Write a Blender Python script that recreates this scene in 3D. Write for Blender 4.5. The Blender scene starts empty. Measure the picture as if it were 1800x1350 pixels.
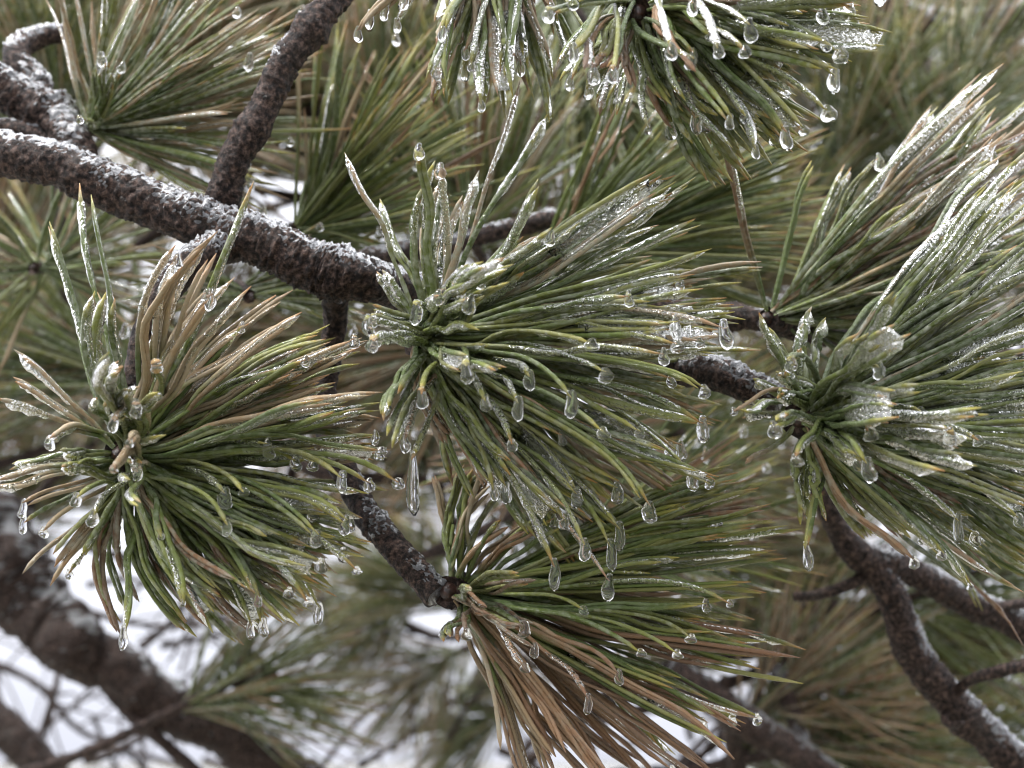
import bpy, math, random
import numpy as np
from mathutils import Vector, Matrix

# ------------------------------------------------------------------ camera, sky, sun, exposure
scene = bpy.context.scene
col = scene.collection
PITCH = math.radians(13.0)
CAM = np.array([0.0, 0.0, 1.65])
HALF = 0.3125                      # tan of half the horizontal field of view
cam_d = bpy.data.cameras.new('camera')
cam = bpy.data.objects.new('camera', cam_d); col.objects.link(cam)
cam.location = CAM; cam.rotation_euler = (math.pi/2 + PITCH, 0, 0)
cam_d.sensor_width = 36.0; cam_d.lens = 18.0/HALF
cam_d.clip_start = 0.02; cam_d.clip_end = 3000
cam_d.dof.use_dof = True; cam_d.dof.focus_distance = 0.79; cam_d.dof.aperture_fstop = 8.2
scene.camera = cam

SUN_EL, SUN_AZ = math.radians(58), math.radians(-60)
world = bpy.data.worlds.new('World'); scene.world = world; world.use_nodes = True
wn, wl = world.node_tree.nodes, world.node_tree.links
wn.clear()
sky = wn.new('ShaderNodeTexSky'); sky.sky_type = 'NISHITA'; sky.sun_disc = False
sky.sun_elevation = SUN_EL; sky.sun_rotation = SUN_AZ; sky.air_density = 1.0; sky.dust_density = 6.0; sky.ozone_density = 1.0
hsv = wn.new('ShaderNodeHueSaturation'); hsv.inputs['Saturation'].default_value = 0.22
mixw = wn.new('ShaderNodeMix'); mixw.data_type = 'RGBA'; mixw.inputs['Factor'].default_value = 0.82
# the cloud sheet over it: a standard overcast sky, three times as bright overhead as at the horizon
wtc = wn.new('ShaderNodeTexCoord'); wsep = wn.new('ShaderNodeSeparateXYZ'); wmr = wn.new('ShaderNodeMapRange'); wcl = wn.new('ShaderNodeMix'); wcl.data_type = 'RGBA'
wl.new(wtc.outputs['Generated'], wsep.inputs[0]); wl.new(wsep.outputs['Z'], wmr.inputs['Value']); wl.new(wmr.outputs[0], wcl.inputs['Factor'])
wcl.inputs['A'].default_value = (3.1, 3.2, 3.65, 1); wcl.inputs['B'].default_value = (10.2, 10.3, 10.9, 1)
wl.new(wcl.outputs['Result'], mixw.inputs['B'])
bg = wn.new('ShaderNodeBackground'); bg.inputs['Strength'].default_value = 0.11
wo = wn.new('ShaderNodeOutputWorld')
wl.new(sky.outputs[0], hsv.inputs['Color']); wl.new(hsv.outputs[0], mixw.inputs['A'])
wl.new(mixw.outputs['Result'], bg.inputs[0]); wl.new(bg.outputs[0], wo.inputs[0])

sd = bpy.data.lights.new('sun', 'SUN'); sd.energy = 1.3; sd.angle = math.radians(11); sd.color = (1.0, 0.98, 0.95)
sun = bpy.data.objects.new('sun', sd); col.objects.link(sun)
sdir = Vector((math.cos(SUN_EL)*math.sin(SUN_AZ), -0.35*math.cos(SUN_EL), math.sin(SUN_EL)))
sun.rotation_euler = sdir.to_track_quat('Z', 'Y').to_euler()
sky.sun_rotation = math.atan2(sdir.x, sdir.y)

vs = scene.view_settings
vs.view_transform = 'Standard'; vs.look = 'None'; vs.gamma = 1.0; vs.exposure = 1.56; vs.use_curve_mapping = False
scene.render.engine = 'CYCLES'
cy = scene.cycles
cy.max_bounces = 10; cy.diffuse_bounces = 2; cy.glossy_bounces = 3; cy.transmission_bounces = 8; cy.transparent_max_bounces = 8
cy.caustics_reflective = False; cy.caustics_refractive = True; cy.blur_glossy = 0.3
cy.use_denoising = True; cy.use_adaptive_sampling = True; cy.adaptive_threshold = 0.012; cy.filter_width = 1.05
cy.sample_clamp_indirect = 6.0

rs = np.random.RandomState(7)
cp, sp = math.cos(PITCH), math.sin(PITCH)
def P(px, py, d):
    """photo pixel + distance along the view axis -> world point"""
    x = (px-900)/900*HALF*d; y = (675-py)/900*HALF*d
    return np.array([x, d*cp - y*sp, CAM[2] + d*sp + y*cp])
def mpp(d): return HALF*d/900
VIEW = np.array([0, cp, sp]); CUP = np.array([0, -sp, cp]); RIGHT = np.array([1.0, 0, 0]); DOWN = np.array([0, 0, -1.0])
def nrm(v): return v/(np.linalg.norm(v, axis=-1, keepdims=True) + 1e-12)
def lerp(a, b, t): return a + (b-a)*t
def sstep(a, b, x):
    t = np.clip((x-a)/(b-a), 0, 1); return t*t*(3-2*t)

_h = np.random.RandomState(3).rand(64, 64, 64)
def vnoise(p):
    i = np.floor(p).astype(int); f = p-i; f = f*f*(3-2*f); out = 0
    for dx in (0, 1):
        for dy in (0, 1):
            for dz in (0, 1):
                w = (f[:, 0] if dx else 1-f[:, 0])*(f[:, 1] if dy else 1-f[:, 1])*(f[:, 2] if dz else 1-f[:, 2])
                out = out + w*_h[(i[:, 0]+dx) % 64, (i[:, 1]+dy) % 64, (i[:, 2]+dz) % 64]
    return out*2-1

# ------------------------------------------------------------------ materials
def mat(name):
    m = bpy.data.materials.new(name); m.use_nodes = True
    nt = m.node_tree; b = nt.nodes['Principled BSDF']; return m, nt.nodes, nt.links, b
def bump(n, l, scale, strength, dist, detail=2.0, coords=None, rough=0.5):
    tc = n.new('ShaderNodeTexCoord'); nz = n.new('ShaderNodeTexNoise')
    nz.inputs['Scale'].default_value = scale; nz.inputs['Detail'].default_value = detail; nz.inputs['Roughness'].default_value = rough
    l.new(tc.outputs['Object'], nz.inputs['Vector'])
    bp = n.new('ShaderNodeBump'); bp.inputs['Strength'].default_value = strength; bp.inputs['Distance'].default_value = dist
    l.new(nz.outputs['Fac'], bp.inputs['Height'])
    return nz, bp

def needle_material(name, coat=1.0, bumpy=0.9, frosty=1.0):
    m, n, l, b = mat(name)
    at = n.new('ShaderNodeAttribute'); at.attribute_name = 'Col'
    tc = n.new('ShaderNodeTexCoord')
    nz = n.new('ShaderNodeTexNoise'); nz.inputs['Scale'].default_value = 260; nz.inputs['Detail'].default_value = 4
    l.new(tc.outputs['Object'], nz.inputs['Vector'])
    rmp = n.new('ShaderNodeMapRange'); rmp.inputs['From Min'].default_value = 0.42; rmp.inputs['From Max'].default_value = 0.68
    l.new(nz.outputs['Fac'], rmp.inputs['Value'])
    mul = n.new('ShaderNodeMath'); mul.operation = 'MULTIPLY'; l.new(rmp.outputs[0], mul.inputs[0]); l.new(at.outputs['Alpha'], mul.inputs[1])
    mul2 = n.new('ShaderNodeMath'); mul2.operation = 'MULTIPLY'; mul2.inputs[1].default_value = frosty; l.new(mul.outputs[0], mul2.inputs[0])
    mx = n.new('ShaderNodeMix'); mx.data_type = 'RGBA'; l.new(mul2.outputs[0], mx.inputs['Factor'])
    l.new(at.outputs['Color'], mx.inputs['A']); mx.inputs['B'].default_value = (0.36, 0.38, 0.30, 1)
    l.new(mx.outputs['Result'], b.inputs['Base Color'])
    b.inputs['Roughness'].default_value = 0.62; b.inputs['IOR'].default_value = 1.25
    b.inputs['Coat Weight'].default_value = coat; b.inputs['Coat Roughness'].default_value = 0.05; b.inputs['Coat IOR'].default_value = 1.33
    _, bp = bump(n, l, 700, bumpy, 0.004, 2.0)
    l.new(bp.outputs[0], b.inputs['Coat Normal'])
    _, bp2 = bump(n, l, 420, 0.35, 0.0006, 2.0)
    l.new(bp2.outputs[0], b.inputs['Normal'])
    return m
M_NEEDLE = needle_material('iced needle')
M_FAR = needle_material('far needle', coat=0.8, bumpy=0.7, frosty=1.2)

def ice_material(name, rough, bstr, bscale, tint=(0.97, 0.985, 0.98), trans=1.0, bdist=0.0008, ior=1.31):
    m, n, l, b = mat(name)
    b.inputs['Base Color'].default_value = (*tint, 1); b.inputs['Roughness'].default_value = rough
    b.inputs['IOR'].default_value = ior; b.inputs['Transmission Weight'].default_value = trans
    _, bp = bump(n, l, bscale, bstr, bdist, 2.0)
    l.new(bp.outputs[0], b.inputs['Normal'])
    return m
M_DROP = ice_material('clear drop ice', 0.0, 0.14, 300, tint=(.99, .995, .99))
M_COAT = ice_material('needle glaze ice', 0.015, 1.0, 620, tint=(0.96, 0.975, 0.95), bdist=.0022)
M_CRUST = ice_material('bark crust ice', 0.22, 0.8, 900, tint=(0.40, 0.41, 0.43), trans=0.62, bdist=.0018, ior=1.19)

def bark_material():
    m, n, l, b = mat('pine bark')
    tc = n.new('ShaderNodeTexCoord')
    n1 = n.new('ShaderNodeTexNoise'); n1.inputs['Scale'].default_value = 330; n1.inputs['Detail'].default_value = 7; n1.inputs['Roughness'].default_value = 0.7
    l.new(tc.outputs['Object'], n1.inputs['Vector'])
    cr = n.new('ShaderNodeValToRGB'); e = cr.color_ramp.elements
    e[0].position = 0.42; e[0].color = (0.006, 0.004, 0.0035, 1)
    e[1].position = 0.70; e[1].color = (0.19, 0.125, 0.10, 1)
    k = cr.color_ramp.elements.new(0.53); k.color = (0.048, 0.031, 0.025, 1)
    l.new(n1.outputs['Fac'], cr.inputs['Fac'])
    n2 = n.new('ShaderNodeTexNoise'); n2.inputs['Scale'].default_value = 38; n2.inputs['Detail'].default_value = 3
    l.new(tc.outputs['Object'], n2.inputs['Vector'])
    mr = n.new('ShaderNodeMapRange'); mr.inputs['From Min'].default_value = 0.55; mr.inputs['From Max'].default_value = 0.75; mr.inputs['To Max'].default_value = 0.35
    l.new(n2.outputs['Fac'], mr.inputs['Value'])
    mx = n.new('ShaderNodeMix'); mx.data_type = 'RGBA'; l.new(mr.outputs[0], mx.inputs['Factor'])
    l.new(cr.outputs['Color'], mx.inputs['A']); mx.inputs['B'].default_value = (0.075, 0.066, 0.058, 1)
    l.new(mx.outputs['Result'], b.inputs['Base Color'])
    b.inputs['Roughness'].default_value = 0.6; b.inputs['IOR'].default_value = 1.22
    b.inputs['Coat Weight'].default_value = 0.32; b.inputs['Coat Roughness'].default_value = 0.1; b.inputs['Coat IOR'].default_value = 1.33
    bp = n.new('ShaderNodeBump'); bp.inputs['Strength'].default_value = 1.0; bp.inputs['Distance'].default_value = 0.002
    l.new(n1.outputs['Fac'], bp.inputs['Height']); l.new(bp.outputs[0], b.inputs['Normal'])
    _, bp2 = bump(n, l, 800, 1.0, 0.002, 3.0)
    l.new(bp2.outputs[0], b.inputs['Coat Normal'])
    return m
M_BARK = bark_material()

def bud_material():
    m, n, l, b = mat('bud scales')
    nz, bp = bump(n, l, 500, 0.7, 0.001, 3)
    cr = n.new('ShaderNodeValToRGB'); e = cr.color_ramp.elements
    e[0].position = 0.35; e[0].color = (0.010, 0.006, 0.005, 1); e[1].position = 0.7; e[1].color = (0.06, 0.025, 0.016, 1)
    l.new(nz.outputs['Fac'], cr.inputs['Fac']); l.new(cr.outputs[0], b.inputs['Base Color']); l.new(bp.outputs[0], b.inputs['Normal'])
    b.inputs['Roughness'].default_value = 0.4
    return m
M_BUD = bud_material()

def ground_material():
    m, n, l, b = mat('wet winter grass')
    tc = n.new('ShaderNodeTexCoord'); nz = n.new('ShaderNodeTexNoise'); nz.inputs['Scale'].default_value = 0.8; nz.inputs['Detail'].default_value = 9
    l.new(tc.outputs['Object'], nz.inputs['Vector'])
    cr = n.new('ShaderNodeValToRGB'); e = cr.color_ramp.elements
    e[0].position = 0.52; e[0].color = (0.09, 0.08, 0.05, 1); e[1].position = 0.64; e[1].color = (0.6, 0.62, 0.64, 1)
    l.new(nz.outputs['Fac'], cr.inputs['Fac']); l.new(cr.outputs[0], b.inputs['Base Color']); b.inputs['Roughness'].default_value = 0.7
    return m
M_GROUND = ground_material()

# ------------------------------------------------------------------ mesh helpers
class Geo:
    """collects vertices, faces and one colour attribute; build() links ONE mesh object"""
    def __init__(s): s.v, s.f, s.c, s.n = [], [], [], 0
    def add(s, v, f, c=None):
        s.v.append(v); s.f.append(f + s.n); s.n += len(v)
        if c is not None: s.c.append(c)
    def mesh(s, name, m):
        me = bpy.data.meshes.new(name)
        v = np.concatenate(s.v).astype(np.float32); f = np.concatenate(s.f).astype(np.int32)
        me.vertices.add(len(v)); me.vertices.foreach_set('co', v.ravel())
        me.loops.add(f.size); me.loops.foreach_set('vertex_index', f.ravel())
        me.polygons.add(len(f)); me.polygons.foreach_set('loop_start', np.arange(0, f.size, 4, dtype=np.int32))
        me.polygons.foreach_set('use_smooth', np.ones(len(f), bool))
        if s.c:
            a = me.color_attributes.new('Col', 'FLOAT_COLOR', 'POINT'); a.data.foreach_set('color', np.concatenate(s.c).astype(np.float32).ravel())
        me.materials.append(m); me.update(calc_edges=True); me.validate()
        return me
    def build(s, name, m, parent=None):
        o = bpy.data.objects.new(name, s.mesh(name, m)); col.objects.link(o)
        if parent: o.parent = parent
        return o

def frames(c):
    T = np.gradient(c, axis=0); T = nrm(T)
    up = np.array([0, 0, 1.0])
    S = np.cross(T, up); bad = np.linalg.norm(S, axis=1) < 0.15
    S[bad] = np.cross(T[bad], np.array([0, 1.0, 0.05])); S = nrm(S); N = nrm(np.cross(S, T))
    return T, S, N
_ring = {}
def ring_faces(nr, k):
    if (nr, k) not in _ring:
        i, j = np.meshgrid(np.arange(nr-1), np.arange(k), indexing='ij')
        a = i*k+j; b = i*k+(j+1) % k
        f = np.stack([a, b, b+k, a+k], -1).reshape(-1, 4)
        caps = []
        for base in (0, (nr-1)*k):           # close both ends with quads
            for q in range(1, k-1, 2):
                caps.append([base, base+q, base+q+1, base+min(q+2, k-1)] if q+2 <= k-1 else [base, base+q, base+q+1, base])
        caps = [c for c in caps if len(set(c)) == 4]
        _ring[(nr, k)] = np.concatenate([f, np.array(caps)]) if caps else f
    return _ring[(nr, k)]
def sweep(c, ra, rb, k, shift=None, ph=0.0):
    """elliptical tube: half width ra (sideways), half height rb (upwards), optional downward shift of the section"""
    T, S, N = frames(c)
    th = np.arange(k)/k*2*math.pi + ph
    ra = np.broadcast_to(ra, len(c)); rb = np.broadcast_to(rb, len(c))
    v = c[:, None] + S[:, None]*(np.cos(th)[None, :, None]*ra[:, None, None]) + N[:, None]*(np.sin(th)[None, :, None]*rb[:, None, None])
    if shift is not None: v = v + (DOWN*shift[:, None])[:, None]
    return v.reshape(-1, 3), ring_faces(len(c), k)
def bez(p0, p1, p2, p3, t):
    t = t[:, None]; u = 1-t
    return u**3*p0 + 3*u*u*t*p1 + 3*u*t*t*p2 + t**3*p3
def spline(pts, n):
    """Catmull-Rom through control points"""
    p = np.array(pts, float); p = np.vstack([2*p[0]-p[1], p, 2*p[-1]-p[-2]]); m = len(p)-3
    u = np.linspace(0, m-1e-6, n); i = u.astype(int); t = (u-i)[:, None]
    a, b, c, d = p[i], p[i+1], p[i+2], p[i+3]
    return 0.5*(2*b + (c-a)*t + (2*a-5*b+4*c-d)*t*t + (3*b-a-3*c+d)*t**3)

def empty(name, loc):
    o = bpy.data.objects.new(name, None); o.location = loc; o.empty_display_size = 0.02; col.objects.link(o); return o
def tag(o, label, cat, group=None):
    o['label'] = label; o['category'] = cat
    if group: o['group'] = group
    return o

# ------------------------------------------------------------------ ground
gv = np.array([[-1500, -1500, 0], [1500, -1500, 0], [1500, 1500, 0], [-1500, 1500, 0]], float)
g = Geo(); g.add(gv, np.array([[0, 1, 2, 3]])); go = g.build('ground', M_GROUND); go['kind'] = 'structure'

# ------------------------------------------------------------------ bark limbs
def bark_tube(pts, radii, origin, lump=0.10, scale=60.0, step=0.0016, k=36, knots=()):
    c0 = spline(pts, 40); L = np.linalg.norm(np.diff(c0, axis=0), axis=1).sum()
    n = max(12, int(L/step)); c = spline(pts, n)
    u = np.linspace(0, len(radii)-1, n); r = np.interp(u, np.arange(len(radii)), radii)
    q = np.linspace(0, L, n)
    c = c + np.stack([vnoise(np.stack([q*22+s0, q*0, q*0+s0], 1)) for s0 in (1.3, 5.1, 9.7)], 1)*r[:, None]*0.22
    for kt, ks in knots:
        r = r*(1 + ks*np.exp(-((np.linspace(0, 1, n)-kt)/0.035)**2))
    T, S, N = frames(c)
    th = np.arange(k)/k*2*math.pi
    dirs = S[:, None]*np.cos(th)[None, :, None] + N[:, None]*np.sin(th)[None, :, None]
    v0 = c[:, None] + dirs*r[:, None, None]; p = v0.reshape(-1, 3)
    a = np.stack([np.repeat(q, k)*330, np.tile(np.cos(th), n)*r.repeat(k)*150, np.tile(np.sin(th), n)*r.repeat(k)*150], 1)
    plates = np.abs(vnoise(a*1.0+11)); fine = vnoise(p*420); big = vnoise(p*scale)
    ring = vnoise(a*np.array([2.2, 0.6, 0.6])+31)
    h = lump*(0.55*big + 0.75*(plates-0.35) + 0.3*ring + 0.45*fine + 0.55*np.maximum(vnoise(p*190+7)*vnoise(p*700), -.1) + 0.3*vnoise(p*1100))
    rr = r[:, None]*(1+h.reshape(n, k))
    v = c[:, None] + dirs*rr[:, :, None]
    return c, r, dirs, rr, v.reshape(-1, 3)-origin, ring_faces(n, k)
def crust(c, dirs, rr, origin, thick, amount):
    """glaze ice lying on the upper side; where it thins out it dips under the bark"""
    n, k, _ = dirs.shape
    p = (c[:, None] + dirs*rr[:, :, None]).reshape(-1, 3)
    up = dirs[:, :, 2].reshape(-1)
    m = sstep(-.55, 0.8, up + 0.7*vnoise(p*55) + amount)
    t = thick*(m*(0.36+0.6*vnoise(p*330)+1.3*vnoise(p*850)) - 0.7*(1-m) - 0.2)
    sm = rr.copy()
    for _ in range(1): sm = (np.roll(sm, 1, 1)+sm+np.roll(sm, -1, 1))/3
    v = c[:, None] + dirs*(sm.reshape(n, k) + t.reshape(n, k))[:, :, None]
    return v.reshape(-1, 3)-origin
def branch(name, label, group, stems, cat='branch'):
    """stems: (part name, [(px,py,depth)...], [radius in px at that depth...], ice thickness, ice amount, knots)"""
    o0 = P(*stems[0][1][0]); root = empty(name, o0)
    for (pn, pts, rad, thick, amt, kn) in stems:
        w = [P(*p) for p in pts]; dmin = min(p[2] for p in pts)
        rm = np.interp(np.linspace(0, 1, 24), np.linspace(0, 1, len(rad)), [r*mpp(d) for r, d in zip(rad, [p[2] for p in pts])] if len(rad) == len(pts) else [r*mpp(pts[0][2]) for r in rad])
        far = dmin > 1.25
        c, r, dirs, rr, v, f = bark_tube(w, rm, o0, lump=0.17, step=0.005 if far else 0.0013, k=20 if far else 52, knots=kn)
        g = Geo(); g.add(v, f); b = g.build(pn, M_BARK, root)
        if thick > 0:
            g = Geo(); g.add(crust(c, dirs, rr, o0, thick, amt), f); g.build('ice_crust', M_CRUST, b)
    tag(root, label, cat, group)
    return root

B = []
branch('pine_branch', 'thick dark main branch with white glaze ice along its top and scaly bark', None, [
    ('limb', [(-330, 120, .92), (-60, 250, .90), (120, 300, .88), (300, 375, .87), (450, 425, .86), (560, 470, .855), (640, 490, .855), (760, 520, .90), (1000, 600, .93), (1180, 640, .90), (1262, 662, .88), (1370, 700, .86)], [40, 40, 41, 43, 44, 46, 38, 32, 30, 30, 31, 26], .0012, -0.1, [(.50, .25)]),
    ('side_twig', [(420, 420, .87), (372, 440, .85), (320, 480, .835), (270, 560, .83), (235, 680, .825), (215, 800, .815)], [34, 32, 27, 24, 22, 20], .0012, .05, []),
    ('side_twig', [(585, 480, .87), (590, 560, .89), (578, 660, .89), (580, 760, .88), (630, 880, .86), (690, 960, .84), (770, 1050, .82)], [22, 21, 20, 22, 25, 26, 26], .0014, -.25, [(.3, .2), (.55, .2)]),
])
branch('pine_branch', 'slim knobbly upright twig with flaky bark rising from the thick main branch', None, [
    ('limb', [(690, -140, .91), (600, -20, .89), (555, 45, .88), (500, 120, .875), (460, 200, .87), (410, 290, .87), (395, 370, .875), (420, 430, .88)], [26, 27, 27, 28, 27, 29, 26, 24], .0012, -.25, [(.3, .25), (.62, .2), (.8, .18)]),
])
branch('pine_branch', 'dark knotty branch junction beside the tuft above the main branch', None, [
    ('limb', [(-220, 60, 1.0), (-40, 130, .98), (60, 190, .97), (120, 240, .95), (160, 330, .93)], [34, 36, 40, 36, 26], .0014, -.1, [(.6, .4)]),
    ('side_twig', [(60, 190, .98), (70, 150, .99), (30, 100, 1.0), (60, 70, 1.02), (120, 60, 1.03)], [26, 24, 24, 20, 16], .0012, -.2, []),
    ('side_twig', [(-120, 250, .96), (-20, 225, .96), (60, 235, .955), (110, 260, .95)], [18, 18, 17, 16], .0012, 0, []),
])
branch('pine_branch', 'grey forked branch with frost on top below the swept tuft', None, [
    ('limb', [(1430, 830, 1.06), (1470, 920, 1.07), (1520, 985, 1.08), (1600, 1005, 1.10), (1700, 1060, 1.12), (1800, 1105, 1.14), (1950, 1170, 1.16)], [20, 21, 27, 25, 25, 28, 28], .0016, 0, [(.42, .35)]),
    ('fork', [(1530, 985, 1.085), (1570, 1050, 1.085), (1610, 1150, 1.09), (1670, 1230, 1.1), (1740, 1300, 1.11), (1830, 1390, 1.12)], [26, 27, 30, 30, 31, 33], .0016, -.05, [(.7, .2)]),
    ('side_twig', [(1535, 1005, 1.085), (1495, 1025, 1.08), (1440, 1045, 1.08), (1395, 1050, 1.08)], [12, 11, 10, 8], 0, 0, []),
    ('side_twig', [(1680, 1220, 1.1), (1705, 1195, 1.08), (1760, 1180, 1.07), (1830, 1165, 1.07)], [11, 10, 11, 11], 0, 0, []),
    ('side_twig', [(1672, 1240, 1.1), (1660, 1262, 1.09), (1672, 1274, 1.08), (1692, 1270, 1.07)], [8, 7, 6, 4], 0, 0, []),
    ('side_twig', [(1730, 1085, 1.12), (1760, 1065, 1.12), (1810, 1060, 1.13)], [10, 9, 9], 0, 0, []),
])
branch('pine_branch', 'short brown twig stub with black bud scars between the two wide tufts', None, [
    ('limb', [(1130, 520, .99), (1200, 540, .97), (1260, 555, .96), (1330, 563, .95), (1420, 590, .95), (1500, 600, .96)], [22, 21, 22, 20, 18, 12], .0006, -.4, [(.5, .3)]),
])
branch('pine_branch', 'thin dark twig behind the crown of the central tuft', None, [
    ('limb', [(980, 380, 1.06), (860, 410, 1.04), (800, 430, 1.03), (740, 440, 1.02), (660, 452, 1.0), (600, 470, .94)], [16, 17, 17, 17, 18, 18], .0008, -.2, []),
])
branch('pine_limb', 'heavy blurred limb slanting against the white sky', None, [
    ('limb', [(-260, 700, 1.75), (-40, 930, 1.7), (40, 1040, 1.68), (110, 1110, 1.66), (220, 1190, 1.66), (380, 1280, 1.66), (520, 1370, 1.68), (700, 1480, 1.7)], [80, 84, 70, 55, 46, 44, 42, 40], .002, -.4, [(.45, .15)]),
    ('side_twig', [(170, 1180, 1.66), (215, 1240, 1.65), (280, 1300, 1.64), (360, 1370, 1.64)], [12, 12, 11, 11], 0, 0, []),
    ('side_twig', [(430, 1300, 1.68), (428, 1200, 1.72), (440, 1120, 1.75), (470, 1040, 1.8)], [16, 15, 12, 10], 0, 0, []),
], 'limb')
branch('pine_limb', 'dark blurred limb crossing below the heavy limb near the sky gap', None, [
    ('limb', [(-300, 1010, 1.9), (-60, 1230, 1.88), (30, 1300, 1.86), (110, 1390, 1.85), (200, 1480, 1.85)], [34, 33, 32, 30, 30], 0, 0, []),
], 'limb')
branch('pine_limb', 'blurred forked limb under the brown needle spray', None, [
    ('limb', [(1180, 1170, 1.4), (1270, 1240, 1.4), (1340, 1290, 1.4), (1430, 1350, 1.42), (1560, 1440, 1.45)], [24, 30, 30, 28, 28], .0016, -.2, []),
    ('side_twig', [(1290, 1250, 1.4), (1290, 1300, 1.42), (1310, 1400, 1.44)], [20, 16, 15], 0, 0, []),
    ('side_twig', [(1420, 1340, 1.42), (1400, 1270, 1.45), (1370, 1180, 1.5), (1330, 1120, 1.55)], [17, 16, 15, 13], .001, -.2, []),
], 'limb')
branch('pine_limb', 'dim blurred limb far behind the forked frosty branch', None, [
    ('limb', [(1380, 1060, 1.6), (1460, 1075, 1.6), (1520, 1090, 1.62), (1700, 1190, 1.65), (1900, 1260, 1.7)], [20, 24, 22, 20, 20], 0, 0, []),
], 'limb')

branch('pine_limb', 'dark blurred limb above the long frosted shoot', None, [
    ('limb', [(1420, -60, 1.7), (1540, 0, 1.68), (1650, 45, 1.66), (1740, 40, 1.66), (1900, 10, 1.7)], [26, 25, 27, 24, 22], .0016, -.1, []),
    ('side_twig', [(1650, 45, 1.66), (1640, 110, 1.6), (1690, 165, 1.55), (1760, 190, 1.6)], [15, 18, 20, 14], .001, -.1, []),
    ('side_twig', [(1540, 0, 1.68), (1520, 90, 1.62), (1545, 160, 1.56), (1500, 230, 1.6)], [14, 14, 17, 12], .001, -.1, []),
], 'limb')
# ------------------------------------------------------------------ needles
GREENS = np.array([(.070, .104, .024), (.092, .124, .030), (.116, .144, .038), (.056, .086, .024), (.136, .152, .048)])
TANS = np.array([(.33, .245, .14), (.29, .20, .11), (.37, .29, .19), (.23, .17, .10)])
BROWNS = np.array([(.16, .095, .055), (.20, .125, .07), (.24, .16, .10), (.13, .085, .055)])
def needle_colour(kind, t, rng, frost):
    gcol = GREENS[rng.randint(len(GREENS))]*rng.uniform(.75, 1.35); tan = TANS[rng.randint(len(TANS))]*rng.uniform(.8, 1.2); br = BROWNS[rng.randint(len(BROWNS))]*rng.uniform(.8, 1.3)
    tt = t[:, None]
    if kind == 'g':
        c = lerp(gcol*0.95, gcol*np.array([1.25, 1.12, .95]), tt); c = lerp(c, np.array([.36, .30, .055])*rng.uniform(.7, 1.1), sstep(.90, .985, tt))
        if rng.rand() < .35: c = lerp(c, np.array([.38, .18, .055]), sstep(.96, .99, tt))
    elif kind == 't':
        e = rng.uniform(.0, .55); c = lerp(gcol*1.1, tan, sstep(e-.12, e+.18, tt)); c = lerp(c, np.array([.36, .17, .06]), sstep(.90, .98, tt)*rng.uniform(.2, 1))
    else:
        c = lerp(br*np.array([1.0, 1.05, .95]), br*np.array([1.15, 1, .9]), tt)
        if rng.rand() < .3: c = lerp(gcol, c, sstep(.05, .4, tt))
    return np.concatenate([c, np.full((len(t), 1), frost)], 1)

def needle_geo(c, r, kind, rng, k=6, frost=.4, wob=.10):
    n = len(c); t = np.linspace(0, 1, n)
    rad = r*np.where(t < .06, .75+t*4.1, 1)*np.where(t > .93, np.sqrt(np.clip((1.0-t)/.07, .02, 1)), 1)
    rad = rad*(1+wob*rng.randn(n)*np.where(t > .9, .2, 1))
    v, f = sweep(c, rad*1.12, rad*.92, k, ph=rng.rand())
    cc = np.repeat(needle_colour(kind, t, rng, frost), k, 0)
    return v, f, cc

def coat_geo(c, a, b, rng, taper=True):
    """glaze ice round the outer length of a needle pair, hanging a little below it"""
    n = len(c); t = np.linspace(0, 1, n)
    lump = 1 + .28*np.interp(t, np.linspace(0, 1, 9), rng.uniform(-1, 1, 9)) + .07*rng.randn(n)
    env = np.clip(np.minimum(sstep(0, .22, t), np.sqrt(np.clip((1-t)/.10, 0, 1))), .05, 1)
    hb = b*lump*env*(0.75+.45*t); ha = a*env*(1+.12*rng.randn(n))
    return sweep(c, ha, hb, 8, shift=np.maximum(hb-.0011, 0)*.85)

def drop_geo(top, w, h, rng, tilt=None):
    n, k = 13, 12
    t = np.concatenate([np.linspace(0, .7, 7, endpoint=False), 1-.3*np.cos(np.linspace(0, math.pi/2*.985, 6))])
    long = h/w > 1.9
    neck = rng.uniform(.5, .75) if long else rng.uniform(.42, .62)
    prof = (neck + (1-neck)*sstep(.0, .62, t))
    prof = prof*np.where(t > .7, np.sqrt(np.clip(1-((t-.7)/.3)**2, .0, 1)), 1)*np.where(t < .08, .55, 1)
    prof = np.maximum(prof*(1+.07*np.interp(t, np.linspace(0, 1, 6), rng.randn(6))), .02)
    tl = rng.uniform(-.09, .09, 2) if tilt is None else tilt
    c = top + np.stack([tl[0]*t*h + .05*w*np.sin(t*7+rng.rand()*6), tl[1]*t*h, -t*h], 1)
    th = np.arange(k)/k*2*math.pi; e = rng.uniform(.86, 1.1)
    v = c[:, None] + np.stack([np.cos(th)[None]*prof[:, None]*w/2, np.sin(th)[None]*prof[:, None]*w/2*e, np.zeros((n, k))], -1)
    return v.reshape(-1, 3), ring_faces(n, k)[:, ::-1]

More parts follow.
